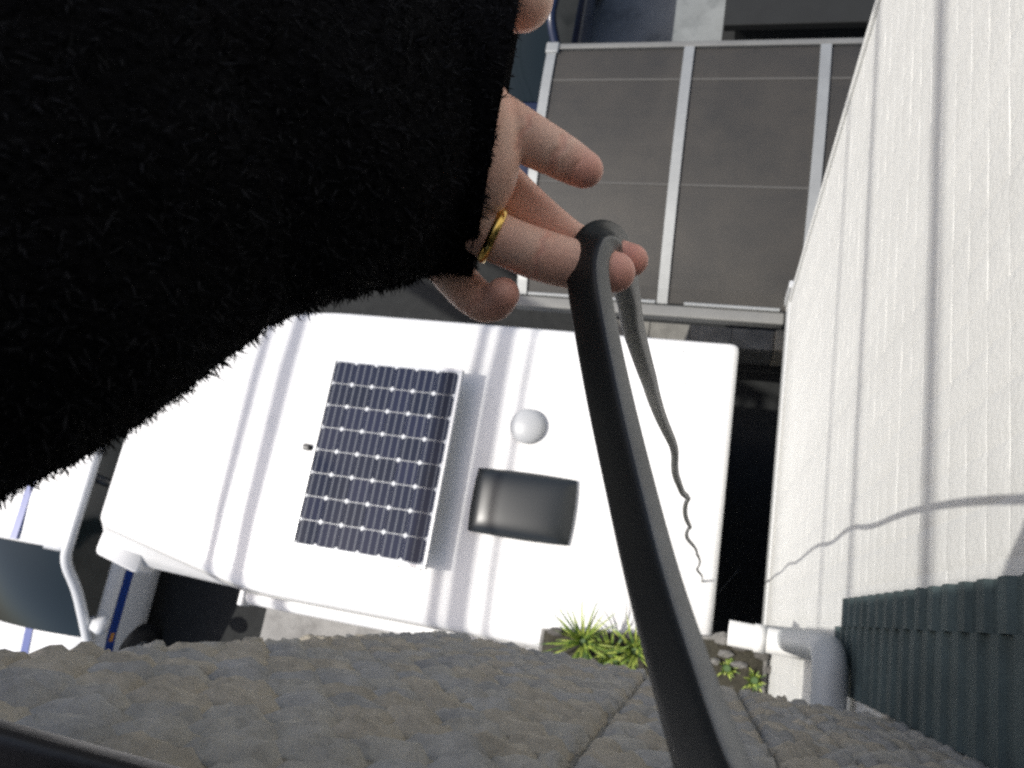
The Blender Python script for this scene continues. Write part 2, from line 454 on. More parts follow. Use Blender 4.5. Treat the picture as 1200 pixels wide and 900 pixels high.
# vent dome
def dome(name, c, r, h, m, parent, n=28, rows=7, p=2.0):
    V = []; Fc = []
    for i in range(rows+1):
        t = i/rows*math.pi/2
        rr = r*math.cos(t)**(2/p); zz = h*math.sin(t)
        for k in range(n):
            a = 2*math.pi*k/n; V.append((c[0]+rr*math.cos(a), c[1]+rr*math.sin(a), c[2]+zz))
    for i in range(rows):
        for k in range(n):
            a = i*n+k; b = i*n+(k+1) % n; Fc.append((a, b, b+n, a+n))
    return obj(name, V, Fc, m, parent, True)
m_vent = mat('vent_plastic', (0.40, 0.41, 0.42), 0.4)
vc = vl(-1.205, 1.044, 2.712)
vd = tube('roof_vent', [vc, (vc[0], vc[1], vc[2]+0.035)], 0.105, m_vent, van, 28)
dome('dome', (vc[0], vc[1], vc[2]+0.03), 0.120, 0.055, m_vent, vd)
# skylight: dark domed plastic over a white frame
m_sky = mat('smoked_plastic', (0.016, 0.019, 0.021), 0.36)
skx, sky_, skz = -1.155, 0.516, 2.712
sk = box('skylight', skx-0.33-VX, skx+0.335-VX, sky_-0.205-VY, sky_+0.205-VY, skz-0.005, skz+0.03, m_van_trim, van, 0.02, 3)
V = []; Fc = []
n = 18
for j in range(n+1):
    for i in range(n+1):
        u = i/n*2-1; v = j/n*2-1
        bulge = (1-abs(u)**5)*(1-abs(v)**5)
        # superellipse outline, edges bowed out a little
        x = 0.333*u*(1+0.035*(1-v*v)); y = 0.208*v*(1+0.05*(1-u*u))
        V.append((skx+x-VX, sky_+y-VY, skz+0.028+0.050*max(0, bulge)**.5 + 0.012*(1-u*u)*(1-v*v)))
for j in range(n):
    for i in range(n):
        a = j*(n+1)+i; Fc.append((a, a+1, a+n+2, a+n+1))
lid = obj('lid', V, Fc, m_sky, None, True); lid.parent = sk

# solar panel on feet
def cell_material():
    m = bpy.data.materials.new('solar_cell'); m.use_nodes = True
    nt = m.node_tree; N = nt.nodes; L = nt.links; b = N['Principled BSDF']
    tc = N.new('ShaderNodeTexCoord'); sp = N.new('ShaderNodeSeparateXYZ'); L.new(tc.outputs['Object'], sp.inputs[0])
    mu = N.new('ShaderNodeMath'); mu.operation = 'MULTIPLY'; mu.inputs[1].default_value = 3.0/0.153
    ad = N.new('ShaderNodeMath'); ad.operation = 'ADD'; ad.inputs[1].default_value = 100.5
    fr = N.new('ShaderNodeMath'); fr.operation = 'FRACT'
    L.new(sp.outputs[0], mu.inputs[0]); L.new(mu.outputs[0], ad.inputs[0]); L.new(ad.outputs[0], fr.inputs[0])
    s1 = N.new('ShaderNodeMath'); s1.operation = 'SUBTRACT'; s1.inputs[1].default_value = 0.5; L.new(fr.outputs[0], s1.inputs[0])
    ab = N.new('ShaderNodeMath'); ab.operation = 'ABSOLUTE'; L.new(s1.outputs[0], ab.inputs[0])
    lt = N.new('ShaderNodeMath'); lt.operation = 'LESS_THAN'; lt.inputs[1].default_value = 0.085; L.new(ab.outputs[0], lt.inputs[0])
    oi = N.new('ShaderNodeObjectInfo')
    rp = N.new('ShaderNodeValToRGB')
    rp.color_ramp.elements[0].color = (0.009, 0.014, 0.030, 1); rp.color_ramp.elements[1].color = (0.015, 0.020, 0.046, 1)
    L.new(oi.outputs['Random'], rp.inputs[0])
    mx = N.new('ShaderNodeMix'); mx.data_type = 'RGBA'
    L.new(lt.outputs[0], mx.inputs[0]); L.new(rp.outputs[0], mx.inputs[6]); mx.inputs[7].default_value = (0.13, 0.14, 0.16, 1)
    L.new(mx.outputs[2], b.inputs['Base Color'])
    b.inputs['Roughness'].default_value = 0.10
    b.inputs['Specular IOR Level'].default_value = 0.22
    return m
m_cell = cell_material()
m_back = mat('panel_backsheet', (0.55, 0.57, 0.60), 0.4)
PZ = 2.885
PX0, PX1, PY0, PY1 = -2.635, -1.675, 0.018, 1.352
sp_ = box('solar_panel', PX0+0.02-VX, PX1-0.02-VX, PY0+0.02-VY, PY1-0.02-VY, PZ-0.03, PZ-0.004, m_back, van)
def fr_(x0, x1, y0, y1):
    o = box('frame_bar', x0-VX, x1-VX, y0-VY, y1-VY, PZ-0.042, PZ+0.003, m_chrome, None, 0.003, 1); o.parent = sp_
fr_(PX0, PX1, PY0, PY0+0.022); fr_(PX0, PX1, PY1-0.022, PY1)
fr_(PX0, PX0+0.012, PY0+0.0225, PY1-0.0225); fr_(PX1-0.018, PX1, PY0+0.0225, PY1-0.0225)
cx = (PX1-PX0-0.045)/6; cy = (PY1-PY0-0.058)/8
hx, hy, cc = cx/2-0.0020, cy/2-0.0020, 0.016
cme = mesh_from('solar_cell', [(-hx+cc, -hy, 0), (hx-cc, -hy, 0), (hx, -hy+cc, 0), (hx, hy-cc, 0), (hx-cc, hy, 0), (-hx+cc, hy, 0), (-hx, hy-cc, 0), (-hx, -hy+cc, 0)] +
                [(x, y, -0.003) for x, y in ((-hx+cc, -hy), (hx-cc, -hy), (hx, -hy+cc), (hx, hy-cc), (hx-cc, hy), (-hx+cc, hy), (-hx, hy-cc), (-hx, -hy+cc))],
                [tuple(range(8))] + [(k, k+8, (k+1) % 8+8, (k+1) % 8) for k in range(8)])
cme.materials.append(m_cell)
for i in range(6):
    for j in range(8):
        o = link('solar_cell', cme, None, sp_)
        o.location = (PX0+0.0185+cx*(i+.5)-VX, PY0+0.029+cy*(j+.5)-VY, PZ-0.0005)
for x in (PX0+0.12, PX1-0.12):
    for y in (PY0+0.1, PY1-0.1):
        o = box('foot', x-0.03-VX, x+0.03-VX, y-0.03-VY, y+0.03-VY, 2.70, PZ-0.043, m_chrome, None); o.parent = sp_
cb = box('cable_gland', -2.80-VX, -2.745-VX, 0.69-VY, 0.735-VY, 2.70, 2.755, m_dark, van, 0.01)
tube('panel_lead', catmull([vl(-2.745, 0.71, 2.73), vl(-2.70, 0.705, 2.725), vl(-2.66, 0.73, 2.73), vl(-2.60, 0.74, 2.80)], 4), 0.007, m_dark, van, 8)
for i in range(6):
    o = box('rivet', PX0+0.09+i*0.155-VX, PX0+0.097+i*0.155-VX, PY0-0.012-VY, PY0-0.004-VY, 2.70, 2.722, m_dark, van)

# ------------------------------------------------------------------ cars
def car(root, L, W, H, belt, cowl, wtop, rtop, rbase, paint, hood_z, stripe=None, wheels=True):
    """nose towards +x; cowl / wtop / rtop / rbase are x stations from the nose backwards"""
    w = W/2
    st = []  # (x, halfwidth, topz, bottomz)
    xs = [0.0, -0.06, -0.22, -0.6, cowl+0.15, cowl, (cowl+rbase)/2, rbase, -L+0.25, -L+0.08, -L]
    for x in xs:
        if x > -0.02: st.append((x, w*.72, hood_z*.72, .32))
        elif x > -0.1: st.append((x, w*.86, hood_z*.86, .25))
        elif x > -0.3: st.append((x, w*.96, hood_z*.95, .2))
        elif x > cowl: st.append((x, w, hood_z + (belt-hood_z)*min(1, max(0, (-x-.22)/(-cowl-.22))), .2))
        elif x > -L+0.3: st.append((x, w, belt, .2))
        elif x > -L+0.1: st.append((x, w*.98, belt*.98, .22))
        else: st.append((x, w*.9, belt*.86, .3))
    rings = []
    for (x, hw, tz, bz) in st:
        half = [(hw*.86, bz), (hw*.97, bz+.1), (hw, bz+.28), (hw*.995, tz-.14), (hw*.955, tz-.04), (hw*.86, tz), (hw*.45, tz+.022), (0, tz+.028)]
        full = half + [(-y, z) for y, z in half[-2::-1]]
        rings.append([(x, y, z) for y, z in full])
    body = loft('body', rings, paint, root, True, True)
    # greenhouse
    bw, tw = w*.93, w*.76
    zb, zt = belt+0.005, H-0.03
    wb = [(cowl+.02, bw*.93), (rbase, bw*.93)]
    def grid(name, c00, c10, c01, c11, bul, m, n=8):
        c00, c10, c01, c11 = map(Vector, (c00, c10, c01, c11))
        nor = (c10-c00).cross(c01-c00).normalized()
        V = []; Fc = []
        for j in range(n+1):
            for i in range(n+1):
                u = i/n; v = j/n
                p = (c00*(1-u)+c10*u)*(1-v) + (c01*(1-u)+c11*u)*v
                V.append(p + nor*bul*(4*u*(1-u))*(0.6+0.4*4*v*(1-v)))
        for j in range(n):
            for i in range(n):
                a = j*(n+1)+i; Fc.append((a, a+1, a+n+2, a+n+1))
        return obj(name, V, Fc, m, root, True)
    grid('windshield', (cowl+.03, bw*.93, zb), (cowl+.03, -bw*.93, zb), (wtop, tw, zt), (wtop, -tw, zt), -0.09 if False else -0.07, m_glass_dark)
    grid('rear_window', (rbase, -bw*.93, zb), (rbase, bw*.93, zb), (rtop, -tw, zt), (rtop, tw, zt), -0.04, m_glass_dark)
    mid = (cowl+rbase)/2 - 0.05
    midt = (wtop+rtop)/2 - 0.0
    for s in (1, -1):
        grid('side_window', (cowl, bw*s, zb), (mid+.04, bw*s, zb), (wtop-.02, tw*s, zt), (midt+.04, tw*s, zt), -0.015*s, m_glass_dark, 4)
        grid('side_window', (mid-.04, bw*s, zb), (rbase+.02, bw*s, zb), (midt-.04, tw*s, zt), (rtop+.02, tw*s, zt), -0.015*s, m_glass_dark, 4)
        tube('pillar', catmull([(cowl+.16, bw*s*1.0, zb-.06), (cowl+.02, bw*s*.985, zb+.02), ((cowl+wtop)/2, (bw+tw)/2*s*1.0, (zb+zt)/2+.015), (wtop+.12, tw*s*1.01, zt-.045), (wtop-.12, tw*s*1.03, zt), (wtop-.5, tw*s*1.04, zt+.004), (rtop+.1, tw*s*1.03, zt)], 5), 0.05, paint, root, 12)
        tube('pillar', [(mid, bw*s*.99, zb), (midt, tw*s, zt)], 0.045, m_dark, root, 8)
        tube('pillar', catmull([(rbase-.05, bw*s*.97, zb-.05), ((rbase+rtop)/2, (bw+tw)/2*s, (zb+zt)/2), (rtop, tw*s, zt)], 4), 0.055, paint, root, 10)
        mir = [(cowl-.16, (bw+.01)*s, zb+.06), (cowl-.14, (bw+.06)*s, zb+.07), (cowl-.13, (bw+.10)*s, zb+.085), (cowl-.125, (bw+.17)*s, zb+.09), (cowl-.125, (bw+.21)*s, zb+.085), (cowl-.125, (bw+.23)*s, zb+.08)]
        tube('mirror', mir, [.035, .035, .08, .10, .085, .03], paint, root, 12, True, .7)
        hl = box('headlight', -0.26, -0.07, min(s*w*.60, s*w*.84), max(s*w*.60, s*w*.84), hood_z*.70, hood_z*.84, m_chrome, root, 0.03, 2)
        if wheels:
            for x in (-0.72, -L+0.66):
                arch = tube('wheel_arch', [(x, s*(w-.10), .30), (x, s*(w+.006), .30)], 0.345, m_dark, root, 28)
                t = tube('wheel', [(x, s*(w-.2), .29), (x, s*(w+.012), .29)], 0.285, m_black_rub, root, 28)
                h = tube('rim', [(x, s*(w-.1), .29), (x, s*(w+.018), .29)], 0.17, m_chrome, None, 18); h.parent = t
    # roof
    rr = []
    for (z, ins) in ((zt-.02, 0.0), (zt+.01, -.01), (zt+.03, .03), (H, .12), (H+.02, .4)):
        rr.append([Vector((p.x, p.y, z)) for p in round_poly([(wtop+.03-ins, tw+.03-ins*.9, 0), (rtop-.03+ins, tw+.03-ins*.9, 0), (rtop-.03+ins, -tw-.03+ins*.9, 0), (wtop+.03-ins, -tw-.03+ins*.9, 0)], .12)])
    loft('roof', rr, paint, root)
    if stripe:
        box('stripe', wtop-.3, wtop+.0, -.04, .04, H+.005, H+.024, stripe, root)
        box('stripe', rtop, wtop-.302, -.04, .04, H+.015, H+.026, stripe, root)
        # hood stripe follows the hood
        V = []; Fc = []
        hs = [-.24, -.6, cowl+.15, cowl+.01]
        for x in hs:
            tz = hood_z + (belt-hood_z)*min(1, max(0, (-x-.22)/(-cowl-.22))) if x < -.3 else hood_z*.955
            for y in (-.045, .045): V.append((x, y, tz+.034))
        for i in range(len(hs)-1): Fc.append((i*2, i*2+1, i*2+3, i*2+2))
        obj('stripe', V, Fc, stripe, root)
        for s in (1, -1):
            V, Fc = [], []
            for x in (-.62, cowl, rbase, -L+.32):
                tz = belt if x <= cowl else hood_z + (belt-hood_z)*min(1, max(0, (-x-.22)/(-cowl-.22)))
                V += [(x, s*(w+.003), tz-.27), (x, s*(w+.004), tz-.15)]
            for i in range(3): Fc.append((i*2, i*2+1, i*2+3, i*2+2))
            obj('side_stripe', V, Fc, stripe, root)
            box('amber_lamp', -.98, -.90, min(s*w, s*(w+.012)), max(s*w, s*(w+.012)), belt-.23, belt-.19, m_amber, root)
m_amber = mat('amber_lens', (0.55, 0.25, 0.05), 0.3)
wc = tag(empty('parked_car', (-6.24, -2.05, 0), -math.pi/2), 'white car with blue stripes parked in front of the camper van', 'car')
car(wc, 3.7, 1.50, 1.52, 1.0, -0.95, -1.72, -3.1, -3.6, m_carwhite, 0.90, m_blue)
nc = tag(empty('parked_car', (-2.62, 3.75, 0), -math.pi/2), 'dark navy car parked behind the carport', 'car')
car(nc, 4.2, 1.66, 1.46, 0.95, -1.15, -1.9, -3.3, -4.0, m_navy, 0.85)

# ------------------------------------------------------------------ carport
m_poly = bpy.data.materials.new('smoked_polycarbonate'); m_poly.use_nodes = True
nt = m_poly.node_tree; b = nt.nodes['Principled BSDF']
b.inputs['Base Color'].default_value = (0.040, 0.038, 0.036, 1); b.inputs['Roughness'].default_value = 0.5
tcp = nt.nodes.new('ShaderNodeTexCoord'); npn = nt.nodes.new('ShaderNodeTexNoise'); npn.inputs['Scale'].default_value = 2.6; npn.inputs['Detail'].default_value = 8; npn.inputs['Roughness'].default_value = 0.7
rpp = nt.nodes.new('ShaderNodeValToRGB'); rpp.color_ramp.elements[0].position = .3; rpp.color_ramp.elements[1].position = .72
rpp.color_ramp.elements[0].color = (0.034, 0.033, 0.031, 1); rpp.color_ramp.elements[1].color = (0.056, 0.051, 0.044, 1)
nt.links.new(tcp.outputs['Object'], npn.inputs['Vector']); nt.links.new(npn.outputs['Fac'], rpp.inputs[0]); nt.links.new(rpp.outputs[0], b.inputs['Base Color'])
tr = nt.nodes.new('ShaderNodeBsdfTransparent'); tr.inputs[0].default_value = (0.55, 0.52, 0.50, 1)
mx = nt.nodes.new('ShaderNodeMixShader'); mx.inputs[0].default_value = 0.22
nt.links.new(b.outputs[0], mx.inputs[1]); nt.links.new(tr.outputs[0], mx.inputs[2])
nt.links.new(mx.outputs[0], nt.nodes['Material Output'].inputs[0])
m_alu = mat('carport_aluminium', (0.33, 0.34, 0.335), 0.45, metallic=0.5, var=0.08, var_scale=5)
m_alud = mat('carport_gutter', (0.20, 0.20, 0.19), 0.5, metallic=0.4, var=0.1, var_scale=4)
cp = tag(empty('carport', (-1.55, 2.16, 0)), 'carport with a curved smoked panel roof and pale metal rafters', 'carport')
def cz(y):      # arch height along the depth
    t = (y-2.16)/2.3
    return 2.15 + 0.42*math.sin(min(1, max(0.004, t+0.01))*math.pi*0.60)**0.75 - 0.03*t
CY0, CY1 = 2.20, 4.19
def arc_strip(name, x0, x1, dz0, dz1, m, parent, y0=CY0, y1=CY1, n=20):
    V = []; Fc = []
    for i in range(n+1):
        y = y0+(y1-y0)*i/n; z = cz(y)
        V += [(x0+1.55, y-2.16, z+dz0), (x1+1.55, y-2.16, z+dz0), (x1+1.55, y-2.16, z+dz1), (x0+1.55, y-2.16, z+dz1)]
    for i in range(n):
        a = i*4
        for k in range(4): Fc.append((a+k, a+(k+1) % 4, a+4+(k+1) % 4, a+4+k))
    Fc.append((3, 2, 1, 0)); Fc.append((n*4, n*4+1, n*4+2, n*4+3))
    return obj(name, V, Fc, m, parent)
m_joint = mat('panel_joint', (0.075, 0.072, 0.066), 0.6)
RX = [-1.555, -0.47, 0.515, 1.50]
ridges = []
for i, x in enumerate(RX):
    ridges.append(arc_strip('rafter', x-0.038, x+0.038, -0.04, 0.022, m_alu, cp))
for i in range(3):
    for (ya, yb) in ((CY0+.012, 3.05), (3.056, 3.90), (3.906, CY1-.012)):
        arc_strip('roof_panel', RX[i]+0.040, RX[i+1]-0.040, -0.004, 0.002, m_poly, cp, ya, yb, 8)
    for y in (3.053, 3.903):
        z0 = cz(y)
        box('panel_joint', RX[i]+0.040+1.55, RX[i+1]-0.040+1.55, y-0.008-2.16, y+0.008-2.16, z0+0.0025, z0+0.005, m_joint, cp)
g = box('gutter', -1.60+1.55, 0.40+1.55, 2.105-2.16, 2.195-2.16, 2.11, 2.21, m_alud, cp, 0.012)
for (x0, x1) in ((RX[0]+.05, RX[1]-.05), (RX[1]+.16, RX[2]-.15)):
    o = box('edge_trim', x0+1.55, x1+1.55, 2.198-2.16, 2.222-2.16, 2.185, 2.222, m_alu, None, 0.004); o.parent = cp
box('back_beam', -1.59+1.55, 1.53+1.55, CY1+.002-2.16, CY1+.05-2.16, cz(CY1)-.06, cz(CY1)+.02, m_alud, cp, 0.008)
ccap = box('corner_cap', -1.605+1.55, -1.50+1.55, CY1-.04-2.16, CY1+.056-2.16, cz(CY1)-.06, cz(CY1)+.035, m_alu, cp, 0.01)
for x in (-1.5, 1.4):
    box('post', x-.04+1.55, x+.04+1.55, 4.10-2.16, 4.18-2.16, 0, cz(4.14)-.06, m_alu, cp, 0.008)
# low block kerb under the carport edge
m_beige = mat('beige_block', (0.36, 0.32, 0.25), 0.9, var=0.2, var_scale=7, bump=0.4)
m_beige2 = mat('grey_block', (0.17, 0.165, 0.15), 0.9, var=0.3, var_scale=7, bump=0.4)
kb = tag(empty('block_wall', (-1.3, 2.62, 0)), 'low grey and beige block wall between van and carport', 'wall')
for i in range(6):
    x0 = -1.1 + i*0.39
    box('block', x0+1.3, x0+0.385+1.3, -0.10, 0.10, 0, 0.45 + (0.03 if i > 3 else 0), m_beige if i > 3 else m_beige2, kb, 0.008)

# dark shed roof beyond the carport
m_shed = mat('black_roof_sheet', (0.008, 0.009, 0.009), 0.8, var=0.2, var_scale=6)
sh = tag(empty('shed', (1.1, 6.4, 0)), 'dark flat roofed shed at the top edge beyond the carport', 'shed')
box('wall', -1.27, 1.5, -1.4, 1.6, 0, 1.93, m_shed, sh)
box('roof', -1.36, 1.6, -1.55, 1.75, 1.94, 2.02, m_shed, sh, 0.01)
# ------------------------------------------------------------------ overhead cables (cast the soft lines on roof and wall)
m_wire = mat('cable_sheath', (0.02, 0.02, 0.02), 0.7)
tanE = math.tan(SUN_EL)
def wire(xs, zs, r, zw=8.4, label='', tilt=0.0):
    x = xs - (zw-zs)/tanE*math.cos(SUN_AZ)
    pts = [(x, -18, zw+.5), (x, -12, zw+.2), (x, -6, zw+.05), (x, -2, zw), (x, 0.6, zw), (x, 1.2, zw), (x-1.2, 1.7, zw), (x-6, 4.0, zw+.1), (x-14, 8, zw+.4)] if zs < 3 else \
          [(x, -18, zw+.5), (x, -8, zw+.1), (x, -2, zw), (x, 2, zw), (x, 8, zw+.15), (x, 16, zw+.6)]
    tag(tube('overhead_cable', pts, r, m_wire, None, 8),
        'dark overhead cable high above the van and the yard', 'cable', 'overhead cables above the yard')
for xs, r in ((-3.33, .040), (-3.09, .055), (-1.63, .042), (-1.47, .066), (-1.27, .020)):
    wire(xs, 2.7, r, 8.4)
for zs, r in ((5.93, .026), (5.13, .019), (4.57, .012)):
    wire(WX, zs, r, 11.0)

# ------------------------------------------------------------------ plants and stones in the bed
def leaf_clump(c, n, Lr, wd, spread, seed):
    r = random.Random(seed); V = []; Fc = []; mi = []
    for k in range(n):
        a = r.uniform(0, 2*math.pi); L = r.uniform(*Lr); lean = r.uniform(.15, 1.0)*spread
        d = Vector((math.cos(a), math.sin(a), 0)); side = Vector((-d.y, d.x, 0))
        base = d*r.uniform(0, .03)
        m0 = len(V); S = 5
        for s in range(S+1):
            t = s/S
            ang = lean*(0.4+t*0.9)
            p = base + d*(L*t*math.sin(ang)) + Vector((0, 0, L*t*math.cos(ang)))
            w = wd*(1-t)**.7*(0.6+t*.8 if t < .5 else 1.0)
            V += [p-side*w, p+Vector((0, 0, -w*.5)), p+side*w]
        for s in range(S):
            b_ = m0+s*3
            Fc += [(b_, b_+1, b_+4, b_+3), (b_+1, b_+2, b_+5, b_+4)]; mm = r.choice((0, 0, 1, 1, 2)); mi += [mm, mm]
    me = mesh_from('leaves', V, Fc, True)
    for m in m_green: me.materials.append(m)
    me.polygons.foreach_set('material_index', mi)
    return me
def plant(name, x, y, n, Lr, wd, spread, seed, label):
    e = tag(empty(name, (x, y, LZ-0.02)), label, 'plant', 'plants on the porch roof')
    link('leaves', leaf_clump((0, 0, 0), n, Lr, wd, spread, seed), None, e)
    V, Fc = tube_data([(0, 0, -.02), (0, 0, .05)], [.03, .018], 8); obj('stem', V, Fc, m_green[2], e)
LZ = 2.93
ledge = tag(empty('porch_roof', (-0.2, -0.5, LZ-0.14)), 'narrow stone edged porch roof with plants, below the rough stone wall', 'porch roof')
V = []; Fc = []
top = [(-0.88, -0.775), (0.40, -0.775), (0.40, -0.035), (-0.10, -0.105), (-0.55, -0.165), (-0.88, -0.205)]
obj('slab', [(x+.2, y+.5, 0) for x, y in top] + [(x+.2, y+.5, .10) for x, y in top], [tuple(range(5, -1, -1)), tuple(range(6, 12))] + [(k, (k+1) % 6, 6+(k+1) % 6, 6+k) for k in range(6)], m_stone[0], ledge)
nx, ny = 60, 26
for j in range(ny+1):
    for i in range(nx+1):
        x = -0.86 + 1.24*i/nx; y1 = -0.215 + (x+0.88)/1.28*0.155
        y = -0.77 + (y1+0.77)*j/ny
        V.append((x+.2, y+.5, 0.103 + 0.02*min(1, min(i, nx-i, j, ny-j)/2)*(1+mnoise.noise(Vector((x*9, y*9, 2))))))
for j in range(ny):
    for i in range(nx):
        a = j*(nx+1)+i; Fc.append((a, a+1, a+nx+2, a+nx+1))
obj('soil', V, Fc, m_soil, ledge, True)
def lp(px, py): 
    p = atz(px, py, LZ); return p.x, p.y
def plant2(name, px, py, *a): 
    x, y = lp(px, py); plant(name, x, y, *a)
plant2('spiky_plant', 684, 752, 60, (.15, .32), .009, 1.15, 1, 'largest spiky green plant, leftmost above the rough stone wall')
plant2('spiky_plant', 744, 762, 46, (.11, .24), .011, 1.0, 2, 'yellow green spiky plant touching the left side of the black cable')
plant2('spiky_plant', 716, 766, 44, (.10, .20), .011, 1.2, 3, 'short leafy plant between the two taller spiky plants')
plant2('weed', 852, 783, 30, (.03, .07), .007, 1.3, 4, 'low bright green weed touching the right side of the black cable')
plant2('weed', 884, 797, 34, (.03, .075), .008, 1.3, 5, 'low green weed below the stones, left of the drainpipe')
def rock(px, py, s, seed, label, m=None):
    x, y = lp(px, py)
    bm = bmesh.new(); bmesh.ops.create_icosphere(bm, subdivisions=2, radius=1)
    for v in bm.verts:
        n_ = mnoise.noise(v.co*1.4+Vector((seed*5, 0, 0)))
        v.co *= 1+.35*n_
        v.co.x *= s[0]; v.co.y *= s[1]; v.co.z = max(v.co.z, -.4)*s[2]
    me = bpy.data.meshes.new('edging_stone'); bm.to_mesh(me); bm.free()
    o = link('edging_stone', me, m or m_stone[seed % 2]); o.location = (x, y, LZ-.012+s[2]*.3); o.rotation_euler = (0, 0, .12)
    tag(o, label, 'stone', 'stones edging the porch roof')
ST = [(652, 740, .05, .028), (700, 742, .055, .026), (735, 747, .04, .03), (845, 748, .05, .035), (868, 757, .055, .03), (850, 766, .045, .02), (893, 768, .045, .026),
      (866, 779, .05, .018), (905, 785, .04, .024), (838, 775, .03, .02), (922, 790, .035, .04)]
LB = ['grey stone furthest left, behind the largest spiky plant', 'grey stone behind the short leafy plant', 'grey stone just left of the black cable',
      'grey stone just right of the black cable at the bed edge', 'wide grey stone at the foot of the dark gap', 'flat grey stone below the one beside the cable',
      'grey stone left of the white branch pipe', 'long flat stone above the low weeds', 'grey stone between weeds and drainpipe', 'small grey stone touching the right side of the cable',
      'reddish brown stone beside the drainpipe']
m_red = mat('red_stone', (0.14, 0.075, 0.05), 0.9, var=0.4, var_scale=12, bump=0.6)
for i, ((px, py, a, b_), l) in enumerate(zip(ST, LB)):
    rock(px, py, (a, b_, .03), i+1, l, m_red if i == 10 else None)

# ------------------------------------------------------------------ black cable: out of the window, over two fingers, down to the ground
m_cable = mat('black_cable', (0.019, 0.0215, 0.0215), 0.42, var=0.12, var_scale=40)
m_cable_edge = mat('lit_cable_edge', (0.19, 0.195, 0.19), 0.45, var=0.15, var_scale=60)  # light caught along the cable edges, put into a paler colour
CA, CB, CTW = 0.0076, 0.0048, 36
cpts = [Vector((.02, -.75, 7.36)), Vector((.03, -.40, 7.44)), Vector((.045, -.16, 7.475)), at(905, 1060, .150), at(868, 985, .166), at(832, 893, .183), at(795, 780, .204), at(764, 675, .224), at(738, 570, .242), at(715, 470, .258), at(698, 385, .274),
        at(689, 325, .282), at(693, 292, .288), at(706, 281, .297), at(719, 290, .312), at(728, 312, .332), at(736, 345, .362), at(743, 385, .41),
        at(756, 430, .50), at(769, 470, .66), at(780, 507, .87), at(793, 535, 1.12), at(797, 560, 1.36), at(795, 577, 1.58), at(804, 592, 1.85), at(809, 607, 2.15),
        at(806, 622, 2.5), at(811, 640, 3.0), at(820, 655, 3.6), at(818, 668, 4.2), at(825, 682, 5.0), at(833, 694, 6.0)]
last = cpts[-1]
cpts += [Vector((last.x+.01, last.y, 0.6)), Vector((last.x+.02, last.y, 0.12)), Vector((last.x+.08, last.y+.05, 0.012)), Vector((last.x+.25, last.y+.3, 0.012))]
cl = catmull(cpts, 8)
# kinks left from being coiled, further along the hanging length
for i_, p in enumerate(cl):
    dd = (p-Vector(CAM)).length
    if 0.55 < dd and p.z > 0.3:
        a_ = min(1, (dd-.55)/.8)*(.0065+.0012*min(dd, 3))*(1 if dd < 2.5 else max(.45, 1-(dd-2.5)*.4))
        p.x += a_*(math.sin(dd*8.6)+.5*math.sin(dd*4.3+1)); p.y += a_*(math.cos(dd*7.1)+.5*math.sin(dd*11))*.8
V = []; Fc = []; ns = 28
for i_, p in enumerate(cl):
    t = (cl[min(i_+1, len(cl)-1)]-cl[max(i_-1, 0)]).normalized()
    view = (Vector(CAM)-p).normalized()
    side = t.cross(view)
    if side.length < .05: side = t.orthogonal()
    side.normalize()
    if i_ and side.dot(prev) < 0: side = -side
    if i_: side = (prev*0.55+side*0.45); side = (side-t*side.dot(t)).normalized()
    prev = side.copy()
    nrm_ = side.cross(t).normalized()
    th = math.radians(CTW + 38*min(1, max(0, (i_-13*8)/24)))
    u_, v_ = side*math.cos(th)+nrm_*math.sin(th), nrm_*math.cos(th)-side*math.sin(th)
    for k_ in range(ns):
        a_ = 2*math.pi*k_/ns; c_, s_ = math.cos(a_), math.sin(a_)
        e_ = 2/4.2
        V.append(p + u_*(CA*math.copysign(abs(c_)**e_, c_)) + v_*(CB*math.copysign(abs(s_)**e_, s_)))
for i_ in range(len(cl)-1):
    for k_ in range(ns):
        a_ = i_*ns+k_; b_ = i_*ns+(k_+1) % ns; Fc.append((a_, b_, b_+ns, a_+ns))
Fc.append(tuple(range(ns-1, -1, -1))); Fc.append(tuple(range((len(cl)-1)*ns, len(cl)*ns)))
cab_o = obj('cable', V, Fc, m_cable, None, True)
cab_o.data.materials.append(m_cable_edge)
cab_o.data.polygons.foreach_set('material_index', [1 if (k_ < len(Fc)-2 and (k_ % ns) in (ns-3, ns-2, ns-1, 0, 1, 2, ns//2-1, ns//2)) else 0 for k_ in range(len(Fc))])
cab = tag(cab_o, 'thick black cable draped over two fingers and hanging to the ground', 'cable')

# ------------------------------------------------------------------ person: left hand and black fleece sleeve
person = tag(empty('person', tuple(at(545, 150, .3))), 'arm in a black fleece sleeve, bare hand holding up the black cable', 'person')
PL = Vector(person.location)
m_skin = bpy.data.materials.new('skin'); m_skin.use_nodes = True
nt = m_skin.node_tree; N = nt.nodes; L = nt.links; b = N['Principled BSDF']
tc = N.new('ShaderNodeTexCoord')
n1 = N.new('ShaderNodeTexNoise'); n1.inputs['Scale'].default_value = 70; n1.inputs['Detail'].default_value = 4; L.new(tc.outputs['Object'], n1.inputs['Vector'])
cr = N.new('ShaderNodeValToRGB'); cr.color_ramp.elements[0].position = .35; cr.color_ramp.elements[1].position = .68
cr.color_ramp.elements[0].color = (0.90, 0.51, 0.385, 1); cr.color_ramp.elements[1].color = (0.94, 0.63, 0.49, 1)
L.new(n1.outputs['Fac'], cr.inputs[0])
va = N.new('ShaderNodeAttribute'); va.attribute_name = 'flush'
mxs = N.new('ShaderNodeMix'); mxs.data_type = 'RGBA'; mxs.inputs[7].default_value = (0.86, 0.33, 0.26, 1)
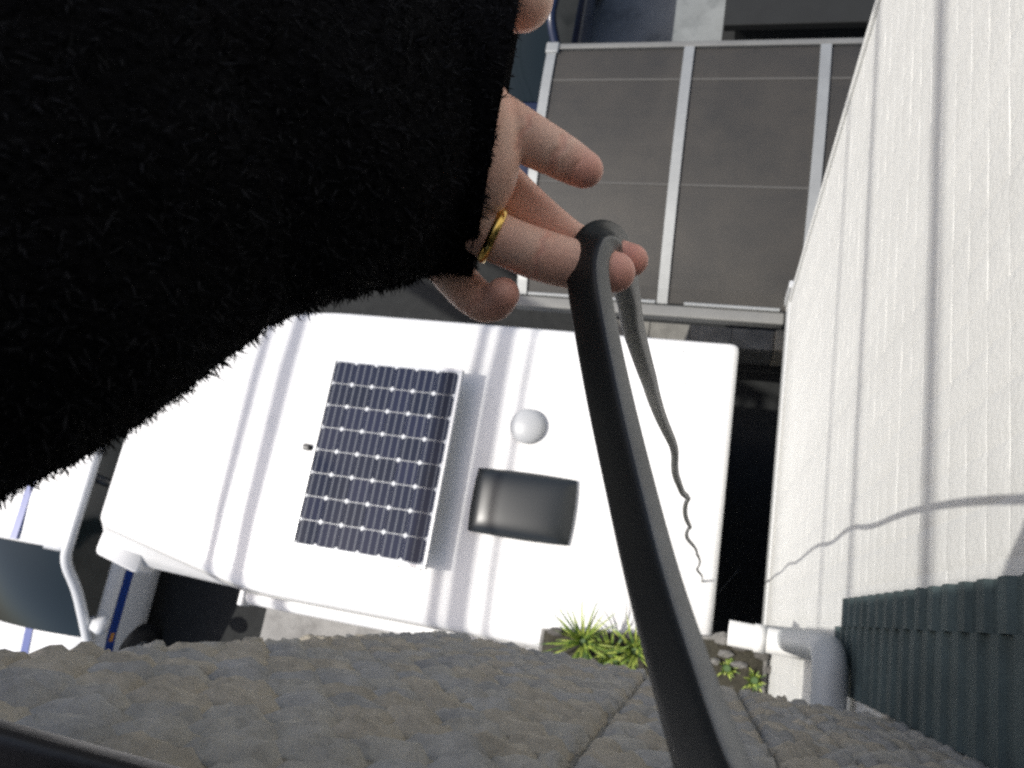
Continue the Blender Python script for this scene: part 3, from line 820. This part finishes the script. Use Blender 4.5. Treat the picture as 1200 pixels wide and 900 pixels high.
L.new(va.outputs['Fac'], mxs.inputs[0]); L.new(cr.outputs[0], mxs.inputs[6]); L.new(mxs.outputs[2], b.inputs['Base Color'])
b.inputs['Roughness'].default_value = 0.5
b.inputs['Subsurface Weight'].default_value = 0.0; b.inputs['Subsurface Radius'].default_value = (0.006, 0.0022, 0.0012); b.inputs['Subsurface Scale'].default_value = 1.0
n2 = N.new('ShaderNodeTexVoronoi'); n2.inputs['Scale'].default_value = 900; L.new(tc.outputs['Object'], n2.inputs['Vector'])
n4 = N.new('ShaderNodeTexNoise'); n4.inputs['Scale'].default_value = 320; L.new(tc.outputs['Object'], n4.inputs['Vector'])
adm = N.new('ShaderNodeMath'); adm.operation = 'ADD'; L.new(n2.outputs[0], adm.inputs[0]); L.new(n4.outputs[0], adm.inputs[1])
bp = N.new('ShaderNodeBump'); bp.inputs['Strength'].default_value = 0.10; bp.inputs['Distance'].default_value = 0.0006
L.new(adm.outputs[0], bp.inputs['Height']); L.new(bp.outputs[0], b.inputs['Normal'])

hV = []; hF = []
def add_chain(P, sub=6, n=20, creases=()):
    """P: (px, py, distance, radius in mm); a tapered limb with rounded ends"""
    pts = catmull([at(*p[:3])-PL for p in P], sub)
    rad = [max(.0005, v) for v in catmull1([p[3]/1000 for p in P], sub)]
    for (ci, depth) in creases:
        k = int(ci*sub)
        if 0 < k < len(rad): rad[k] *= 1-depth
    # rounded end caps
    def capend(p, d, r):
        return [(p+d*(r*math.sin(a)), r*math.cos(a)) for a in (0.35, 0.7, 1.0, 1.25, 1.45)]
    d0 = (pts[0]-pts[1]).normalized(); d1 = (pts[-1]-pts[-2]).normalized()
    s = capend(pts[0], d0, rad[0])[::-1]; e = capend(pts[-1], d1, rad[-1])
    pp = [q[0] for q in s] + pts + [q[0] for q in e]
    rr = [q[1] for q in s] + rad + [q[1] for q in e]
    V, Fc = tube_data(pp, rr, n)
    o = len(hV); hV.extend(V); hF.extend([tuple(i+o for i in f) for f in Fc])
# index, extended beside the cable
add_chain([(520, 120, .288, 12.5), (575, 142, .286, 11.2), (610, 158, .285, 9.6), (640, 174, .286, 8.7), (655, 182, .287, 8.3), (672, 192, .288, 7.7), (685, 199, .288, 6.9)], creases=((4, .035), (5, .03)))
# middle
add_chain([(515, 170, .297, 12), (575, 208, .299, 10.0), (625, 250, .303, 8.8), (668, 283, .307, 8.3), (705, 297, .309, 7.8), (727, 303, .309, 7.4), (740, 305, .308, 6.7)], creases=((3, .03), (5, .02)))
# ring finger, nearest
add_chain([(500, 225, .305, 12), (548, 261, .290, 10.4), (590, 282, .284, 9.3), (630, 298, .286, 9.7), (668, 309, .290, 9.5), (700, 316, .292, 8.8), (720, 319, .292, 7.9)], creases=((3, .0), (5, .02)))
# little finger, curled
add_chain([(465, 235, .325, 11), (500, 282, .322, 9.4), (534, 326, .309, 8.4), (560, 351, .294, 7.8), (578, 355, .288, 7.2), (589, 345, .283, 6.5)], creases=((3, .05),))
# thumb
add_chain([(450, 70, .320, 14), (520, 20, .312, 12.8), (565, 0, .304, 12.2), (592, -5, .299, 12.2), (610, -3, .296, 11.6)], creases=())
# palm: several fleshy pads joined
add_chain([(470, 80, .29, 20), (530, 150, .288, 18), (520, 230, .292, 15)])
add_chain([(548, 120, .281, 14.0), (565, 165, .279, 13.0), (566, 205, .279, 12.2), (556, 236, .288, 10.4)])
add_chain([(470, 190, .32, 15), (490, 235, .322, 13), (490, 262, .322, 11)])
# wrist and forearm, inside the sleeve
arm_px = [(586, 147, .328), (566, 143, .3283), (518, 133, .3306), (470.8, 141.4, .327), (400.7, 141.2, .3092), (299.4, 146.7, .2802), (158.9, 151.4, .266), (-31, 235, .256)]
arm_axis = [at(*p)-PL for p in arm_px]
tail = [Vector(p)-PL for p in ((-.315, -.06, 7.50), (-.325, -.22, 7.55), (-.31, -.45, 7.62), (-.25, -.75, 7.66))]
cam_v = Vector(CAM) - PL
def add_world_chain(pts, rad, sub=4, n=20):
    pts = catmull(pts, sub); rad = catmull1(rad, sub)
    V, Fc = tube_data(pts, rad, n)
    o = len(hV); hV.extend(V); hF.extend([tuple(i+o for i in f) for f in Fc])
add_world_chain(arm_axis[3:] + tail, [.022, .026, .030, .034, .036, .038, .042, .045, .048])
hme = mesh_from('hand', hV, hF, True)
hand = link('hand', hme, m_skin, person)
rm = hand.modifiers.new('remesh', 'REMESH'); rm.mode = 'VOXEL'; rm.voxel_size = 0.0009; rm.use_smooth_shade = True
sm = hand.modifiers.new('smooth', 'SMOOTH'); sm.factor = 0.5; sm.iterations = 8
# bake the modifiers, then flush the fingertips
dg = bpy.context.evaluated_depsgraph_get(); dg.update()
nm = bpy.data.meshes.new_from_object(hand.evaluated_get(dg)); hand.modifiers.clear(); hand.data = nm
if len(nm.materials) == 0: nm.materials.append(m_skin)
nm.polygons.foreach_set('use_smooth', [True]*len(nm.polygons))
co = np.empty(len(nm.vertices)*3, 'f'); nm.vertices.foreach_get('co', co); co = co.reshape(-1, 3)
fl = np.zeros(len(co), 'f')
for (px, py, d, rad, amt) in ((722, 322, .29, .013, .85), (742, 306, .306, .012, .8), (690, 201, .286, .012, .55), (594, 346, .282, .013, .65), (668, 309, .288, .014, .25), (640, 262, .30, .016, .25)):
    c = np.array(at(px, py, d)-PL); q = np.linalg.norm(co-c, axis=1)
    fl = np.maximum(fl, amt*np.clip(1-q/rad, 0, 1)**.7)
# finger creases pressed into the palm side
nrm = np.empty(len(nm.vertices)*3, 'f'); nm.vertices.foreach_get('normal', nrm); nrm = nrm.reshape(-1, 3)
tocam = np.array(cam_v)-co; tocam /= np.linalg.norm(tocam, axis=1)[:, None]
facing = np.clip((nrm*tocam).sum(1)*1.6, 0, 1)
for (px, py, d, ax_, ay_, reach) in ((655, 182, .287, 33, 17, .013), (677, 194, .288, 30, 16, .011), (651, 180, .287, 33, 17, .013), (612, 159, .285, 35, 17, .014),
                                     (632, 299, .286, 38, 12, .014), (690, 314, .291, 30, 6, .013), (560, 351, .294, 20, 16, .012)):
    c = np.array(at(px, py, d)-PL); ad = np.array(at(px+ax_, py+ay_, d)-at(px, py, d)); ad /= np.linalg.norm(ad)
    rel = co-c; t_ = rel @ ad + 0.0006*np.sin(rel[:, 1]*900); lat = np.linalg.norm(rel-np.outer(rel @ ad, ad), axis=1)
    g_ = np.exp(-(t_/.0009)**2)*facing*(lat < reach)
    co -= nrm*(g_*.0005)[:, None].astype('f'); fl = np.maximum(fl, .35*g_)
nm.vertices.foreach_set('co', co.astype('f').ravel()); nm.update()
a = nm.attributes.new('flush', 'FLOAT', 'POINT'); a.data.foreach_set('value', fl)

# gold ring on the ring finger
m_gold = mat('gold', (0.83, 0.56, 0.16), 0.22, metallic=1.0)
rc = at(577, 276, .284); ax = (at(600, 287, .285)-at(555, 265, .285)).normalized()
u_ = ax.orthogonal().normalized(); w_ = ax.cross(u_)
V = []; Fc = []; n = 40
prof = [(0.0094, -0.0017), (0.0104, -0.0015), (0.0108, 0.0), (0.0104, 0.0015), (0.0094, 0.0017)]
for k in range(n):
    a_ = 2*math.pi*k/n; d_ = u_*math.cos(a_)+w_*math.sin(a_)
    for (r_, h_) in prof: V.append(d_*r_+ax*h_)
m5 = len(prof)
for k in range(n):
    for j in range(m5): 
        A = k*m5+j; B = k*m5+(j+1) % m5; C2 = ((k+1) % n)*m5+(j+1) % m5; D = ((k+1) % n)*m5+j
        Fc.append((A, B, C2, D))
ring = obj('finger_ring', V, Fc, m_gold, None, True); ring.location = rc
tag(ring, 'polished gold ring on the ring finger of the hand', 'ring')

# sleeve
m_fleece = mat('black_fleece', (0.006, 0.006, 0.007), 1.0, spec=0.05, bump=0.6, bump_scale=300)
m_fuzz = mat('black_fleece_pile', (0.013, 0.0135, 0.016), 0.85, spec=0.15)
axis = arm_axis + tail
srad = [.0665, .0650, .0635, .0619, .0641, .0648, .0676, .0725, .079, .077, .078, .08]
sp_pts = catmull(axis, 8); sp_rad = catmull1(srad, 8)
SV, SF = tube_data(sp_pts, sp_rad, 72, False)
SV = [Vector(v) for v in SV]
for i, v in enumerate(SV):
    d = mnoise.noise(v*38)*.0030 + mnoise.noise(v*14+Vector((3, 1, 2)))*.005
    c_ = sp_pts[i//72]
    SV[i] = v + (v-c_).normalized()*d
# turned-in cuff so the opening has thickness
n0 = len(SV)
for k in range(72): SV.append(sp_pts[0] + (SV[k]-sp_pts[0])*.86 + (sp_pts[4]-sp_pts[0])*.02)
for k in range(72): SV.append(sp_pts[6] + (SV[6*72+k]-sp_pts[6])*.80)
for k in range(72):
    k2 = (k+1) % 72
    SF.append((k2, k, n0+k, n0+k2)); SF.append((n0+k2, n0+k, n0+72+k, n0+72+k2))
sleeve = obj('sleeve', SV, SF, m_fleece, person, True)
# pile: tufts of fleece standing off the sleeve
SVa = np.array([tuple(v) for v in SV]); quads = np.array([f for f in SF if len(f) == 4])
# only the part near the hand carries pile
qc = SVa[quads].mean(1)
good = np.linalg.norm(qc - np.array(cam_v), axis=1) < 0.40
quads = quads[good]
e1 = SVa[quads[:, 1]]-SVa[quads[:, 0]]; e2 = SVa[quads[:, 3]]-SVa[quads[:, 0]]
qn = np.cross(e1, e2); area = np.linalg.norm(qn, axis=1); qn = qn/area[:, None]
ctr = np.array([tuple(p) for p in sp_pts])
qcg = SVa[quads].mean(1)
NT = 100000
idx = np.random.choice(len(quads), NT, p=area/area.sum())
uu = np.random.rand(NT, 1); vv = np.random.rand(NT, 1)
A, B, C_, D = (SVa[quads[idx, k]] for k in range(4))
p0 = (A*(1-uu)+B*uu)*(1-vv) + (D*(1-uu)+C_*uu)*vv
nn = qn[idx]
# make sure normals point away from the axis
nearest = ctr[np.argmin(((p0[::1, None, :]-ctr[None, ::4, :])**2).sum(2), axis=1)*4]
sgn = np.sign(((p0-nearest)*nn).sum(1)); nn = nn*sgn[:, None]
clump = np.array([[mnoise.noise(Vector(p)*220), mnoise.noise(Vector(p)*220+Vector((9, 0, 0))), mnoise.noise(Vector(p)*220+Vector((0, 9, 0)))] for p in p0])
dr = nn + clump*1.3 + np.random.randn(NT, 3)*.28
dr /= np.linalg.norm(dr, axis=1)[:, None]
Ln = np.random.uniform(.0005, .0014, (NT, 1))
sd = np.cross(dr, np.random.randn(NT, 3)); sd /= np.linalg.norm(sd, axis=1)[:, None]
wdt = np.random.uniform(.00022, .00045, (NT, 1))
bend = np.random.randn(NT, 3)*.0007
q0 = p0-sd*wdt; q1 = p0+sd*wdt; q2 = p0+dr*Ln*.6+sd*wdt*.8+bend; q3 = p0+dr*Ln*.6-sd*wdt*.8+bend; q4 = p0+dr*Ln+bend*2.4
allv = np.stack([q0, q1, q2, q3, q4], 1).reshape(-1, 3)
base = np.arange(NT)*5
fme = bpy.data.meshes.new('fleece_pile')
fq = np.stack([base, base+1, base+2, base+3], 1); ft = np.stack([base+3, base+2, base+4], 1)
loops = np.concatenate([fq.reshape(-1), ft.reshape(-1)])
starts = np.concatenate([np.arange(NT)*4, NT*4+np.arange(NT)*3]); tot = np.concatenate([np.full(NT, 4), np.full(NT, 3)])
fme.vertices.add(len(allv)); fme.vertices.foreach_set('co', allv.astype('f').ravel())
fme.loops.add(len(loops)); fme.loops.foreach_set('vertex_index', loops.astype('i'))
fme.polygons.add(len(starts)); fme.polygons.foreach_set('loop_start', starts.astype('i')); fme.polygons.foreach_set('loop_total', tot.astype('i'))
fme.update(); fme.validate()
fz = link('fleece_pile', fme, m_fuzz, sleeve); fz['kind'] = 'stuff'
